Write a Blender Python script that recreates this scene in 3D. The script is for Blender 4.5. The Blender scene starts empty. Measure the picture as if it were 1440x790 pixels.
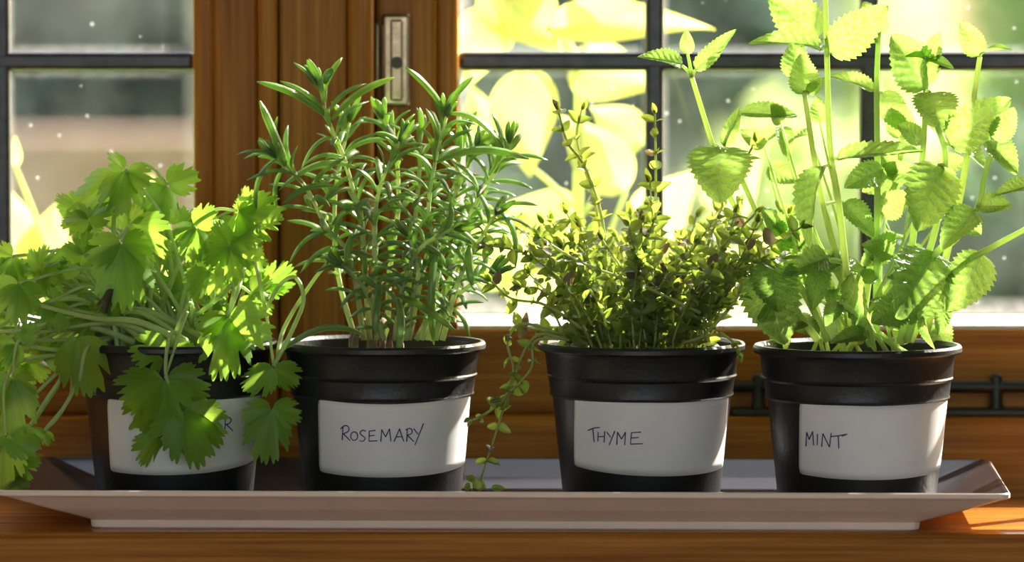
import bpy, bmesh, math, random
from mathutils import Vector, Matrix, noise
V = Vector
R = math.radians
random.seed(11)
SC = bpy.context.scene
COL = SC.collection

# ------------------------------------------------------------------ camera
FPX, CX, CY = 7420.0, 720.0, 395.0
CAM = V((0.0, -2.90, 0.2975))
PITCH = 0.0577
cd = bpy.data.cameras.new('camera')
cd.sensor_width = 36.0
cd.lens = FPX / 1440.0 * 36.0
cd.clip_start, cd.clip_end = 0.05, 300
cd.dof.use_dof = True
cd.dof.focus_distance = 2.86
cd.dof.aperture_fstop = 6.3
cam = bpy.data.objects.new('camera', cd)
cam.location = CAM
cam.rotation_euler = (math.pi / 2 - PITCH, 0, 0)
COL.objects.link(cam)
SC.camera = cam

# ------------------------------------------------------------------ light
SUN_AZ, SUN_EL = R(45), R(37)         # azimuth to the right of straight out of the window
wd = bpy.data.worlds.new('world')
SC.world = wd
wd.use_nodes = True
nt = wd.node_tree
nt.nodes.clear()
wo = nt.nodes.new('ShaderNodeOutputWorld')
bg = nt.nodes.new('ShaderNodeBackground')
sky = nt.nodes.new('ShaderNodeTexSky')
sky.sky_type = 'NISHITA'
sky.sun_disc = False
sky.sun_elevation = SUN_EL
sky.sun_rotation = SUN_AZ
sky.dust_density = 3.0
sky.air_density = 1.0
bg.inputs['Strength'].default_value = 0.36
wb = nt.nodes.new('ShaderNodeMix')            # camera white balance: hazy, slightly warm daylight
wb.data_type = 'RGBA'
wb.blend_type = 'MULTIPLY'
wb.inputs[0].default_value = 1.0
wb.inputs[7].default_value = (1.14, 1.0, 0.86, 1)
nt.links.new(sky.outputs[0], wb.inputs[6])
nt.links.new(wb.outputs[2], bg.inputs['Color'])
nt.links.new(bg.outputs[0], wo.inputs['Surface'])
sd = bpy.data.lights.new('sun', 'SUN')
sd.energy = 10.0
sd.angle = R(0.53)
sd.color = (1.0, 0.95, 0.86)
sun = bpy.data.objects.new('sun', sd)
sdir = V((math.sin(SUN_AZ) * math.cos(SUN_EL), math.cos(SUN_AZ) * math.cos(SUN_EL), math.sin(SUN_EL)))
sun.rotation_euler = sdir.to_track_quat('Z', 'Y').to_euler()
sun.location = sdir * 8
COL.objects.link(sun)
SC.view_settings.view_transform = 'Standard'
SC.view_settings.look = 'None'
SC.view_settings.gamma = 1.0
SC.view_settings.use_curve_mapping = False
SC.view_settings.exposure = 1.12
SC.cycles.max_bounces = 10
SC.cycles.transparent_max_bounces = 24
SC.cycles.sample_clamp_indirect = 6.0

# ------------------------------------------------------------------ helpers
def at(px, py, Y):
    """world point on the plane y=Y that a pixel of the 1440x790 frame looks at"""
    d = V((0, math.cos(PITCH), -math.sin(PITCH))) + V((1, 0, 0)) * ((px - CX) / FPX) \
        + V((0, math.sin(PITCH), math.cos(PITCH))) * ((CY - py) / FPX)
    return CAM + d * ((Y - CAM.y) / d.y)

class NB:
    def __init__(self, name):
        self.m = bpy.data.materials.new(name)
        self.m.use_nodes = True
        self.t = self.m.node_tree
        self.t.nodes.clear()
        self.out = self.n('OutputMaterial')
    def n(self, kind, **kw):
        nd = self.t.nodes.new('ShaderNode' + kind)
        for k, v in kw.items():
            if k.startswith('_'):
                setattr(nd, k[1:], v)
            else:
                nd.inputs[k.replace('__', ' ')].default_value = v
        return nd
    def l(self, a, b):
        self.t.links.new(a, b)
    def math(self, op, a, b=None, c=None):
        nd = self.n('Math', _operation=op)
        for i, s in enumerate((a, b, c)):
            if s is None: continue
            if isinstance(s, (int, float)): nd.inputs[i].default_value = s
            else: self.l(s, nd.inputs[i])
        return nd.outputs[0]
    def mix(self, fac, a, b):
        nd = self.n('Mix', _data_type='RGBA')
        for i, s in ((0, fac), (6, a), (7, b)):
            if isinstance(s, (int, float, tuple)):
                nd.inputs[i].default_value = s if not isinstance(s, tuple) else (tuple(s) + (1,))[:4]
            else: self.l(s, nd.inputs[i])
        return nd.outputs[2]
    def ramp(self, fac, stops):
        nd = self.n('ValToRGB')
        cr = nd.color_ramp
        while len(cr.elements) < len(stops): cr.elements.new(0.5)
        for e, (p, c) in zip(cr.elements, stops):
            e.position = p
            e.color = (tuple(c) + (1,))[:4]
        self.l(fac, nd.inputs[0])
        return nd.outputs[0]

def c4(c): return (c[0], c[1], c[2], 1)

def plain(name, col, rough=0.5, metal=0.0, var=0.12, scale=60, bump=0.0, spec=0.5, coat=0.0):
    b = NB(name)
    p = b.n('BsdfPrincipled', Roughness=rough, Metallic=metal)
    p.inputs['Specular IOR Level'].default_value = spec
    p.inputs['Coat Weight'].default_value = coat
    tc = b.n('TexCoord')
    nz = b.n('TexNoise', Scale=scale, Detail=4.0)
    b.l(tc.outputs['Object'], nz.inputs['Vector'])
    lo = tuple(x * (1 - var) for x in col); hi = tuple(min(1, x * (1 + var)) for x in col)
    b.l(b.ramp(nz.outputs[0], [(0.3, lo), (0.7, hi)]), p.inputs['Base Color'])
    if bump:
        bp = b.n('Bump', Strength=bump, Distance=0.002)
        b.l(nz.outputs[0], bp.inputs['Height'])
        b.l(bp.outputs[0], p.inputs['Normal'])
    b.l(p.outputs[0], b.out.inputs[0])
    return b.m

def wood(name, axis, dark, light, rough=0.26):
    """varnished softwood, grain running along an axis"""
    b = NB(name)
    tc = b.n('TexCoord')
    mp = b.n('Mapping')
    s = [1, 1, 1]
    for i in range(3): s[i] = 4 if i == axis else 95
    mp.inputs['Scale'].default_value = s
    b.l(tc.outputs['Object'], mp.inputs['Vector'])
    n1 = b.n('TexNoise', Scale=1.6, Detail=6.0, Roughness=0.6, Distortion=0.4)
    b.l(mp.outputs[0], n1.inputs['Vector'])
    mp2 = b.n('Mapping')
    s2 = [6 if i == axis else 420 for i in range(3)]
    mp2.inputs['Scale'].default_value = s2
    b.l(tc.outputs['Object'], mp2.inputs['Vector'])
    n2 = b.n('TexNoise', Scale=1.0, Detail=3.0)
    b.l(mp2.outputs[0], n2.inputs['Vector'])
    f = b.math('ADD', b.math('MULTIPLY', n1.outputs[0], 0.5), b.math('MULTIPLY', n2.outputs[0], 0.5))
    col = b.ramp(f, [(0.36, dark), (0.51, tuple((x + y) / 2 for x, y in zip(dark, light))), (0.64, light)])
    p = b.n('BsdfPrincipled', Roughness=rough)
    p.inputs['Specular IOR Level'].default_value = 0.14
    p.inputs['Coat Weight'].default_value = 0.0
    p.inputs['Coat Roughness'].default_value = 0.22
    b.l(col, p.inputs['Base Color'])
    bp = b.n('Bump', Strength=0.12, Distance=0.0006)
    b.l(f, bp.inputs['Height']); b.l(bp.outputs[0], p.inputs['Normal'])
    b.l(p.outputs[0], b.out.inputs[0])
    return b.m

def leafmat(name, top, trans, tfac=0.5, rough=0.42, vein=None, veincol=None, var=0.25, spec=0.5, veins=7.0, slope=0.55, bump=0.0):
    """thin leaf: reflects on top, lets light through; veins from the leaf's own uv"""
    b = NB(name)
    tc = b.n('TexCoord')
    nz = b.n('TexNoise', Scale=45.0, Detail=3.0)
    b.l(tc.outputs['Object'], nz.inputs['Vector'])
    oi = b.n('ObjectInfo')
    rnd = oi.outputs['Random']
    h1 = tuple(x * (1 - var) for x in top); h2 = tuple(x * (1 + var) for x in top)
    ctop = b.mix(rnd, h1, h2)
    ctop = b.mix(b.math('MULTIPLY', nz.outputs[0], 0.45), ctop, tuple(x * 0.6 for x in top))
    ctr = b.mix(rnd, trans, tuple(min(1, x * k) for x, k in zip(trans, (0.72, 0.88, 0.7))))
    ctr = b.mix(b.math('MULTIPLY', nz.outputs[0], 0.4), ctr, tuple(x * 0.62 for x in trans))
    p = b.n('BsdfPrincipled', Roughness=rough)
    p.inputs['Specular IOR Level'].default_value = spec
    tl = b.n('BsdfTranslucent')
    if vein:
        uv = b.n('UVMap', _uv_map='leaf')
        sp = b.n('SeparateXYZ')
        b.l(uv.outputs[0], sp.inputs[0])
        u = b.math('ABSOLUTE', b.math('SUBTRACT', b.math('MULTIPLY', sp.outputs[0], 2.0), 1.0))
        v = sp.outputs[1]
        mid = b.math('SMOOTH_MIN', b.math('DIVIDE', u, 0.06), 1.0, 0.2)
        if vein == 'pinnate':
            ph = b.math('FRACT', b.math('SUBTRACT', b.math('MULTIPLY', v, veins), b.math('MULTIPLY', u, slope * 3.2)))
            lat = b.math('MINIMUM', b.math('DIVIDE', b.math('ABSOLUTE', b.math('SUBTRACT', ph, 0.5)), 0.13), 1.0)
        else:
            ph = b.math('FRACT', b.math('MULTIPLY', u, 7.0))
            lat = b.math('MINIMUM', b.math('DIVIDE', b.math('ABSOLUTE', b.math('SUBTRACT', ph, 0.5)), 0.10), 1.0)
        mask = b.math('SUBTRACT', 1.0, b.math('MINIMUM', mid, lat))
        ctop = b.mix(b.math('MULTIPLY', mask, 0.75), ctop, veincol)
        ctr = b.mix(b.math('MULTIPLY', mask, 0.65), ctr, tuple(x * 0.62 for x in veincol))
        if bump:
            bp = b.n('Bump', Strength=bump, Distance=0.0011)
            mp = b.n('Mapping')
            mp.inputs['Scale'].default_value = (7, 10, 1)
            b.l(uv.outputs[0], mp.inputs['Vector'])
            vo = b.n('TexVoronoi', _feature='DISTANCE_TO_EDGE', Scale=1.0)
            b.l(mp.outputs[0], vo.inputs['Vector'])
            cell = b.math('MINIMUM', b.math('MULTIPLY', vo.outputs['Distance'], 5.0), 1.0)
            hh = b.math('ADD', b.math('MINIMUM', mid, lat), b.math('MULTIPLY', cell, 0.7))
            b.l(hh, bp.inputs['Height'])
            b.l(bp.outputs[0], p.inputs['Normal'])
            em = b.math('MULTIPLY', b.math('SUBTRACT', 1.0, cell), 0.35)
            ctop = b.mix(em, ctop, veincol)
            ctr = b.mix(em, ctr, tuple(min(1, x * 1.25) for x in veincol))
    b.l(ctop, p.inputs['Base Color'])
    b.l(ctr, tl.inputs['Color'])
    mx = b.n('MixShader', Fac=tfac)
    b.l(p.outputs[0], mx.inputs[1]); b.l(tl.outputs[0], mx.inputs[2])
    b.l(mx.outputs[0], b.out.inputs[0])
    return b.m

def glassmat():
    """old window pane: clear, thin, with specks, and pale edges by the leads: part grime, part painted sun gleam"""
    b = NB('pane_glass')
    lw = b.n('LayerWeight', Blend=0.5)
    fr = b.math('ADD', 0.03, b.math('MULTIPLY', b.math('POWER', lw.outputs['Facing'], 5.0), 0.8))
    tr = b.n('BsdfTransparent')
    tr.inputs['Color'].default_value = (0.97, 0.99, 0.98, 1)
    gl = b.n('BsdfGlossy', Roughness=0.03)
    mx = b.n('MixShader')
    b.l(fr, mx.inputs[0])
    b.l(tr.outputs[0], mx.inputs[1]); b.l(gl.outputs[0], mx.inputs[2])
    tc = b.n('TexCoord')
    vo = b.n('TexVoronoi', Scale=70.0)
    b.l(tc.outputs['Object'], vo.inputs['Vector'])
    spots = b.math('LESS_THAN', vo.outputs['Distance'], 0.09)
    n1 = b.n('TexNoise', Scale=9.0, Detail=5.0)
    b.l(tc.outputs['Object'], n1.inputs['Vector'])
    n2 = b.n('TexNoise', Scale=160.0, Detail=3.0)
    b.l(tc.outputs['Object'], n2.inputs['Vector'])
    film = b.math('MULTIPLY', b.math('MAXIMUM', b.math('SUBTRACT', n1.outputs[0], 0.40), 0.0), 0.12)
    sp = b.n('SeparateXYZ'); b.l(tc.outputs['Generated'], sp.inputs[0])
    ex = b.math('MINIMUM', sp.outputs[0], b.math('SUBTRACT', 1.0, sp.outputs[0]))
    ez = b.math('MINIMUM', sp.outputs[2], b.math('SUBTRACT', 1.0, sp.outputs[2]))
    e = b.math('MINIMUM', ex, ez)
    edge = b.math('MULTIPLY', b.math('SUBTRACT', 1.0, b.math('MINIMUM', b.math('DIVIDE', e, 0.07), 1.0)), 0.30)  # pale border: grime, plus the sun's gleam on the lead lips painted in
    dirt_gleam = b.math('ADD', b.math('ADD', film, b.math('MULTIPLY', edge, n2.outputs[0])),
                  b.math('MULTIPLY', b.math('MULTIPLY', spots, n1.outputs[0]), 0.4))
    tl = b.n('BsdfTranslucent'); tl.inputs['Color'].default_value = (0.8, 0.82, 0.85, 1)
    df = b.n('BsdfDiffuse'); df.inputs['Color'].default_value = (0.7, 0.7, 0.72, 1)
    dm = b.n('MixShader', Fac=0.5)
    b.l(tl.outputs[0], dm.inputs[1]); b.l(df.outputs[0], dm.inputs[2])
    m2 = b.n('MixShader')
    b.l(dirt_gleam, m2.inputs[0]); b.l(mx.outputs[0], m2.inputs[1]); b.l(dm.outputs[0], m2.inputs[2])
    b.l(m2.outputs[0], b.out.inputs[0])
    return b.m

M = {}
WD, WL = (0.25, 0.080, 0.010), (0.50, 0.205, 0.034)
M['wood_x'] = wood('varnished_wood_horizontal', 0, WD, WL)
M['wood_z'] = wood('varnished_wood_vertical', 2, WD, WL)
M['glass'] = glassmat()
M['lead'] = plain('lead_came', (0.085, 0.085, 0.10), 0.42, 0.6, 0.2, 120, 0.1)
M['putty'] = plain('white_putty', (0.75, 0.73, 0.72), 0.6)
M['iron'] = plain('dark_green_iron', (0.016, 0.020, 0.018), 0.42, 0.2, 0.2, 200, 0.1)
M['brass'] = plain('worn_brass', (0.50, 0.42, 0.32), 0.16, 1.0, 0.2, 90, 0.08)
M['screw'] = plain('dark_screw', (0.06, 0.05, 0.04), 0.4, 0.8)
M['pot'] = plain('black_plastic', (0.009, 0.009, 0.010), 0.40, 0.0, 0.3, 400, 0.14)
M['soil'] = plain('potting_soil', (0.045, 0.026, 0.014), 0.95, 0.0, 0.6, 500, 1.0)
M['paper'] = plain('white_paper_label', (0.80, 0.77, 0.77), 0.6, 0.0, 0.03, 60)
M['ink'] = plain('blue_ink', (0.030, 0.028, 0.16), 0.5)
M['wall'] = plain('cream_wall', (0.72, 0.66, 0.58), 0.85, 0, 0.04, 8)
M['floor'] = plain('wood_floor', (0.30, 0.18, 0.09), 0.5, 0, 0.2, 6)
M['outer_wall'] = plain('outer_render', (0.7, 0.68, 0.62), 0.9, 0, 0.08, 10)
M['tray_in'] = plain('dark_grey_glaze', (0.050, 0.042, 0.048), 0.10, 0.0, 0.15, 30, 0, 0.4)
M['tray_out'] = plain('off_white_ceramic', (0.86, 0.68, 0.59), 0.25, 0.0, 0.04, 20, 0, 0.3)
M['lawn'] = plain('lawn', (0.24, 0.33, 0.08), 1.0, 0, 0.35, 1.5, 0, 0.0)
M['brick'] = plain('garden_brick', (0.27, 0.165, 0.12), 0.9, 0, 0.25, 3)
M['bark'] = plain('bark', (0.12, 0.085, 0.06), 0.9, 0, 0.3, 30)
M['mint'] = leafmat('mint_leaf', (0.095, 0.240, 0.042), (0.42, 0.66, 0.085), 0.52, 0.34, 'pinnate', (0.42, 0.58, 0.22), bump=1.0)
M['mint_stem'] = leafmat('mint_stem', (0.58, 0.68, 0.28), (0.80, 0.92, 0.36), 0.55, 0.5)
M['cor'] = leafmat('coriander_leaf', (0.185, 0.385, 0.035), (0.54, 0.80, 0.08), 0.52, 0.42, 'fan', (0.26, 0.46, 0.09))
M['cor_stem'] = leafmat('coriander_stem', (0.60, 0.72, 0.33), (0.76, 0.90, 0.36), 0.5, 0.45)
M['dry'] = leafmat('withered_leaf', (0.05, 0.05, 0.02), (0.1, 0.1, 0.03), 0.3, 0.7)
M['ros_top'] = leafmat('rosemary_leaf_top', (0.150, 0.235, 0.100), (0.58, 0.78, 0.20), 0.48, 0.28, spec=0.9)
M['ros_under'] = leafmat('rosemary_leaf_underside', (0.40, 0.55, 0.22), (0.60, 0.82, 0.20), 0.5, 0.6)
M['ros_stem'] = leafmat('rosemary_stem', (0.55, 0.62, 0.34), (0.70, 0.80, 0.34), 0.45, 0.6)
M['ros_wood'] = plain('rosemary_old_stem', (0.20, 0.13, 0.07), 0.8, 0, 0.3, 200, 0.3)
M['thy_a'] = leafmat('thyme_leaf', (0.130, 0.200, 0.050), (0.54, 0.66, 0.08), 0.48, 0.38)
M['thy_b'] = leafmat('thyme_leaf_dark', (0.120, 0.180, 0.065), (0.52, 0.66, 0.09), 0.46, 0.36)
M['thy_c'] = leafmat('thyme_leaf_purple', (0.10, 0.080, 0.055), (0.30, 0.20, 0.10), 0.3, 0.4)
M['thy_stem'] = leafmat('thyme_stem', (0.46, 0.50, 0.20), (0.66, 0.70, 0.20), 0.45, 0.55)
M['broad'] = leafmat('broad_garden_leaf', (0.26, 0.34, 0.07), (0.80, 0.78, 0.24), 0.6, 0.45, 'pinnate', (0.85, 0.85, 0.25), veins=5)
M['hedge'] = leafmat('evergreen_foliage', (0.145, 0.205, 0.190), (0.10, 0.14, 0.11), 0.35, 0.5)
M['shrub'] = leafmat('sunny_foliage', (0.28, 0.36, 0.14), (0.75, 0.84, 0.36), 0.5, 0.5)
M['shrub2'] = leafmat('mid_foliage', (0.09, 0.14, 0.10), (0.18, 0.27, 0.15), 0.4, 0.25)

def mesh(name, vs, fs, mats, smooth=False, mi=None, uv=None):
    me = bpy.data.meshes.new(name)
    me.from_pydata([tuple(v) for v in vs], [], fs)
    for m in (mats if isinstance(mats, (list, tuple)) else [mats]):
        me.materials.append(m)
    if smooth: me.polygons.foreach_set('use_smooth', [True] * len(me.polygons))
    if mi: me.polygons.foreach_set('material_index', mi)
    if uv:
        lay = me.uv_layers.new(name='leaf')
        flat = []
        for f in fs:
            for i in f: flat += [uv[i][0], uv[i][1]]
        lay.data.foreach_set('uv', flat)
    me.update()
    return me

def link(name, me, parent=None, mtx=None):
    o = bpy.data.objects.new(name, me)
    COL.objects.link(o)
    if mtx is not None: o.matrix_basis = mtx
    if parent is not None:
        o.parent = parent
        base = parent
        off = V((0, 0, 0))
        while base is not None:
            off += base.location if base.type == 'EMPTY' else V((0, 0, 0))
            base = base.parent
        o.matrix_basis = Matrix.Translation(-off) @ (mtx if mtx is not None else Matrix.Identity(4))
        if parent.type != 'EMPTY':      # child of a mesh part that already carries its offset
            o.matrix_basis = parent.matrix_basis.inverted() @ o.matrix_basis
    return o

def empty(name, loc):
    o = bpy.data.objects.new(name, None)
    o.empty_display_size = 0.02
    o.location = loc
    COL.objects.link(o)
    return o

def tag(o, label=None, cat=None, group=None, kind=None):
    if label: o['label'] = label
    if cat: o['category'] = cat
    if group: o['group'] = group
    if kind: o['kind'] = kind
    return o

def box_me(name, lo, hi, mat, bevel=0.0, seg=2):
    bm = bmesh.new()
    bmesh.ops.create_cube(bm, size=1.0)
    for v in bm.verts:
        for i in range(3):
            v.co[i] = lo[i] if v.co[i] < 0 else hi[i]
    if bevel:
        bmesh.ops.bevel(bm, geom=bm.edges[:], offset=bevel, segments=seg, affect='EDGES', profile=0.5)
    me = bpy.data.meshes.new(name)
    bm.to_mesh(me); bm.free()
    me.materials.append(mat)
    return me

def box(name, lo, hi, mat, parent=None, bevel=0.0, seg=2):
    return link(name, box_me(name, lo, hi, mat, bevel, seg), parent)

def catmull(pts, n=6):
    P = [pts[0] * 2 - pts[1]] + list(pts) + [pts[-1] * 2 - pts[-2]]
    out = []
    for i in range(1, len(P) - 2):
        a, b, c, d = P[i - 1], P[i], P[i + 1], P[i + 2]
        for k in range(n):
            t = k / n
            out.append(0.5 * ((2 * b) + (c - a) * t + (2 * a - 5 * b + 4 * c - d) * t * t + (3 * b - a - 3 * c + d) * t ** 3))
    out.append(pts[-1].copy())
    return out

def tube(path, r0, r1, n=7, rf=None):
    vs, fs = [], []
    up = V((0.31, 0.2, 0.93))
    k = len(path)
    prev = None
    for i, p in enumerate(path):
        t = (path[min(i + 1, k - 1)] - path[max(i - 1, 0)])
        t = t.normalized() if t.length > 1e-9 else V((0, 0, 1))
        if prev is None:
            s = t.cross(up)
            if s.length < 1e-4: s = t.cross(V((1, 0, 0)))
        else:
            s = prev - t * prev.dot(t)
        s.normalize(); prev = s
        b = t.cross(s)
        r = r0 + (r1 - r0) * i / max(1, k - 1)
        if rf: r *= rf(i / max(1, k - 1))
        for j in range(n):
            a = 2 * math.pi * j / n
            vs.append(p + (s * math.cos(a) + b * math.sin(a)) * r)
    for i in range(k - 1):
        for j in range(n):
            fs.append((i * n + j, i * n + (j + 1) % n, (i + 1) * n + (j + 1) % n, (i + 1) * n + j))
    fs.append(tuple(range(n - 1, -1, -1)))
    fs.append(tuple((k - 1) * n + j for j in range(n)))
    return vs, fs

def stem(parent, pts, r0, r1, mat, n=7, sub=5, name='stem', rf=None):
    vs, fs = tube(catmull(pts, sub), r0, r1, n, rf)
    return link(name, mesh(name, vs, fs, mat, True), parent)

def frame(base, tip, nrm, width):
    y = tip - base
    L = max(y.length, 1e-5)
    y = y / L
    x = y.cross(nrm)
    if x.length < 1e-4: x = y.cross(V((0.3, 0.5, 0.8)))
    x.normalize()
    z = x.cross(y)
    m = Matrix.Identity(4)
    for i in range(3):
        m[i][0] = x[i] * width; m[i][1] = y[i] * L; m[i][2] = z[i] * L; m[i][3] = base[i]
    return m

# ------------------------------------------------------------------ the room
GY = 0.155                                   # plane of the glass
def X(px, Y): return at(px, 395, Y).x
def Z(py, Y): return at(720, py, Y).z

tag(box('window_sill', (-1.0, -0.089, -0.036), (0.9, 0.118, 0.0), M['wood_x'], None, 0.006, 3), kind='structure')
tag(box('trim_1', (-1.0, 0.112, -0.01), (0.9, 0.20, Z(586, 0.112)), M['wood_x'], None, 0.003, 2), kind='structure')
ZL = Z(586, 0.112)                           # ledge
ZT = 0.97                                    # top of glazing
xs = dict(gl=X(275, GY), b0=X(304, 0.132), s0=X(366, 0.13), m1=X(391, 0.115), m1b=X(396, 0.115), m2=X(489, 0.108), m3=X(526, 0.108),
          r0=X(529, 0.13), r1=X(611, 0.13), gr=X(645, GY))
# centre mullion of the fixed frame
mul = tag(empty('trim_2', (xs['m2'], 0.15, ZL)), kind='structure')
box('cover_strip', (xs['s0'], 0.113, ZL), (xs['m1'], 0.19, 1.06), M['wood_z'], mul, 0.003, 2)
box('post', (xs['m1b'] - 0.001, 0.117, ZL), (xs['m2'] - 0.0004, 0.192, 1.06), M['wood_z'], mul, 0.002, 2)
box('rounded_edge', (xs['m2'], 0.108, ZL), (xs['m3'], 0.191, 1.06), M['wood_z'], mul, 0.0055, 4)

def casement(name, x0, x1, xin0, xin1, came_x):
    """x0..x1 outer sash, xin0..xin1 glass"""
    w = tag(empty(name, ((x0 + x1) / 2, GY, ZL)), kind='structure')
    zb = Z(463, 0.132); zg = Z(441, GY)
    box('stile', (x0, 0.130, ZL), (xin0 - 0.0125, 0.185, 1.04), M['wood_z'], w, 0.0025)
    box('stile', (xin1 + 0.0125, 0.130, ZL), (x1, 0.185, 1.04), M['wood_z'], w, 0.0025)
    box('bottom_rail', (xin0 - 0.012, 0.134, ZL), (xin1 + 0.012, 0.184, zb), M['wood_x'], w, 0.002)
    box('top_rail', (xin0 - 0.012, 0.134, ZT + 0.012), (xin1 + 0.012, 0.184, 1.04), M['wood_x'], w, 0.002)
    # glazing beads
    box('glazing_bead', (xin0 - 0.0135, 0.136, zb - 0.002), (xin0, 0.1520, ZT), M['wood_z'], w, 0.004, 3)
    box('glazing_bead', (xin1, 0.136, zb - 0.002), (xin1 + 0.0135, 0.1520, ZT), M['wood_z'], w, 0.004, 3)
    vs = [(xin0, 0.137, zb - 0.001), (xin1, 0.137, zb - 0.001), (xin1, 0.137, zb + 0.002), (xin0, 0.137, zb + 0.002),
          (xin0, 0.1525, zb - 0.001), (xin1, 0.1525, zb - 0.001), (xin1, 0.1525, zg), (xin0, 0.1525, zg)]
    fs = [(0, 1, 2, 3), (5, 4, 7, 6), (3, 2, 6, 7), (1, 5, 6, 2), (4, 0, 3, 7), (4, 5, 1, 0)]
    link('putty_bead', mesh('putty_bead', vs, fs, M['putty']), w)
    zc0 = Z(86, GY)
    rowh = zc0 - zg
    rows = [zg] + [zc0 + rowh * k for k in range(5) if zc0 + rowh * k < ZT - 0.03] + [ZT]
    cols = [xin0] + came_x + [xin1]
    for i in range(len(cols) - 1):
        for j in range(len(rows) - 1):
            box('pane', (cols[i] + 0.0008, GY - 0.0015, rows[j] + 0.0008), (cols[i + 1] - 0.0008, GY + 0.0015, rows[j + 1] - 0.0008), M['glass'], w)
    hw = 0.0054
    for x in came_x:
        box('lead_came', (x - hw, GY - 0.0045, rows[0]), (x + hw, GY + 0.0045, rows[-1]), M['lead'], w, 0.0028, 2)
    for z in rows[1:-1]:
        box('lead_came', (xin0, GY - 0.0048, z - hw), (xin1, GY + 0.0048, z + hw), M['lead'], w, 0.0030, 2)
    return w

cr = [X(920, GY), X(1221, GY)]
dx = cr[1] - cr[0]
w2 = casement('window_2', xs['r0'], cr[1] + dx * 3 + 0.05, xs['gr'], cr[1] + dx * 3, cr + [cr[1] + dx, cr[1] + dx * 2])
cl0 = X(4, GY)
w1 = casement('window_1', cl0 - dx * 3 - 0.05, xs['s0'] - 0.0006, cl0 - dx * 3, xs['gl'], [cl0 - dx * 2, cl0 - dx, cl0])

# hinge plate on the right casement
hp0, hp1 = at(537, 150, 0.122), at(577, 19, 0.122)
hinge = box('hinge_plate', (hp0.x, 0.1225, hp0.z), (hp1.x, 0.1305, hp1.z), M['brass'], w2, 0.0022, 3)
box('hinge_knuckle', (X(526.5, 0.12), 0.1215, Z(118, 0.12)), (X(534, 0.12), 0.1305, Z(32, 0.12)), M['brass'], w2, 0.0015, 2)
def screw(px, py, Y, r, parent):
    c = at(px, py, Y)
    path = [c + V((0, -0.0012, 0)), c + V((0, 0.004, 0))]
    vs, fs = tube(path, r, r, 14)
    return link('screw', mesh('screw', vs, fs, M['screw']), parent)
box('raised_rib', (X(549, 0.121), 0.1205, Z(142, 0.121)), (X(567, 0.121), 0.1240, Z(27, 0.121)), M['brass'], w2, 0.0014, 3)
screw(558, 88, 0.1205, 0.0036, w2)

# casement stay on the ledge
cs = tag(empty('casement_stay', at(1250, 583, 0.126)), 'dark iron casement stay with pegs on the window ledge behind the mint pot', 'window stay')
box('base_plate', (X(1028, 0.126), 0.1145, ZL), (X(1560, 0.126), 0.1335, ZL + 0.0042), M['iron'], cs, 0.0012)
vs, fs = tube([at(1020, 543, 0.122), at(1200, 543.5, 0.122), at(1380, 543.5, 0.122), at(1570, 542, 0.122)], 0.0036, 0.0036, 10)
link('stay_bar', mesh('stay_bar', vs, fs, M['iron'], True), cs)
for px in (1066, 1401):
    a = at(px, 572, 0.122); b_ = at(px, 526, 0.122)
    a.z = ZL + 0.003
    vs, fs = tube([a, a + (b_ - a) * 0.08, a + (b_ - a) * 0.2, a + (b_ - a) * 0.78, a + (b_ - a) * 0.9, b_], 0.0036, 0.0036, 12,
                  lambda t: 1.35 if t < 0.25 else (1.0 if t < 0.95 else 0.75))
    link('peg', mesh('peg', vs, fs, M['iron'], True), cs)

# walls, floor and ceiling around the window
def merged(name, boxes, mat):
    vs, fs = [], []
    for lo, hi in boxes:
        o = len(vs)
        for z in (lo[2], hi[2]):
            vs += [(lo[0], lo[1], z), (hi[0], lo[1], z), (hi[0], hi[1], z), (lo[0], hi[1], z)]
        fs += [tuple(o + i for i in f) for f in ((3, 2, 1, 0), (4, 5, 6, 7), (0, 1, 5, 4), (1, 2, 6, 5), (2, 3, 7, 6), (3, 0, 4, 7))]
    return link(name, mesh(name, vs, fs, mat))
OX0, OX1, OZ1 = cl0 - dx * 3 - 0.05, cr[1] + dx * 3 + 0.05, 1.06
FLZ = -0.92
tag(merged('wall_back', [((-1.9, 0.10, FLZ), (OX0, 0.24, 1.5)), ((OX1, 0.10, FLZ), (1.9, 0.24, 1.5)),
                         ((OX0, 0.10, OZ1), (OX1, 0.24, 1.5)), ((OX0, 0.02, FLZ), (OX1, 0.24, -0.037))], M['wall']), kind='structure')
tag(merged('wall_left', [((-1.98, -4.6, FLZ), (-1.9, 0.24, 1.5))], M['wall']), kind='structure')
tag(merged('wall_right', [((1.9, -4.6, FLZ), (1.98, 0.24, 1.5))], M['wall']), kind='structure')
tag(merged('floor', [((-1.98, -4.6, FLZ - 0.06), (1.98, 0.24, FLZ))], M['floor']), kind='structure')
tag(merged('ceiling', [((-1.98, -4.6, 1.5), (1.98, 0.24, 1.56))], M['wall']), kind='structure')

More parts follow.
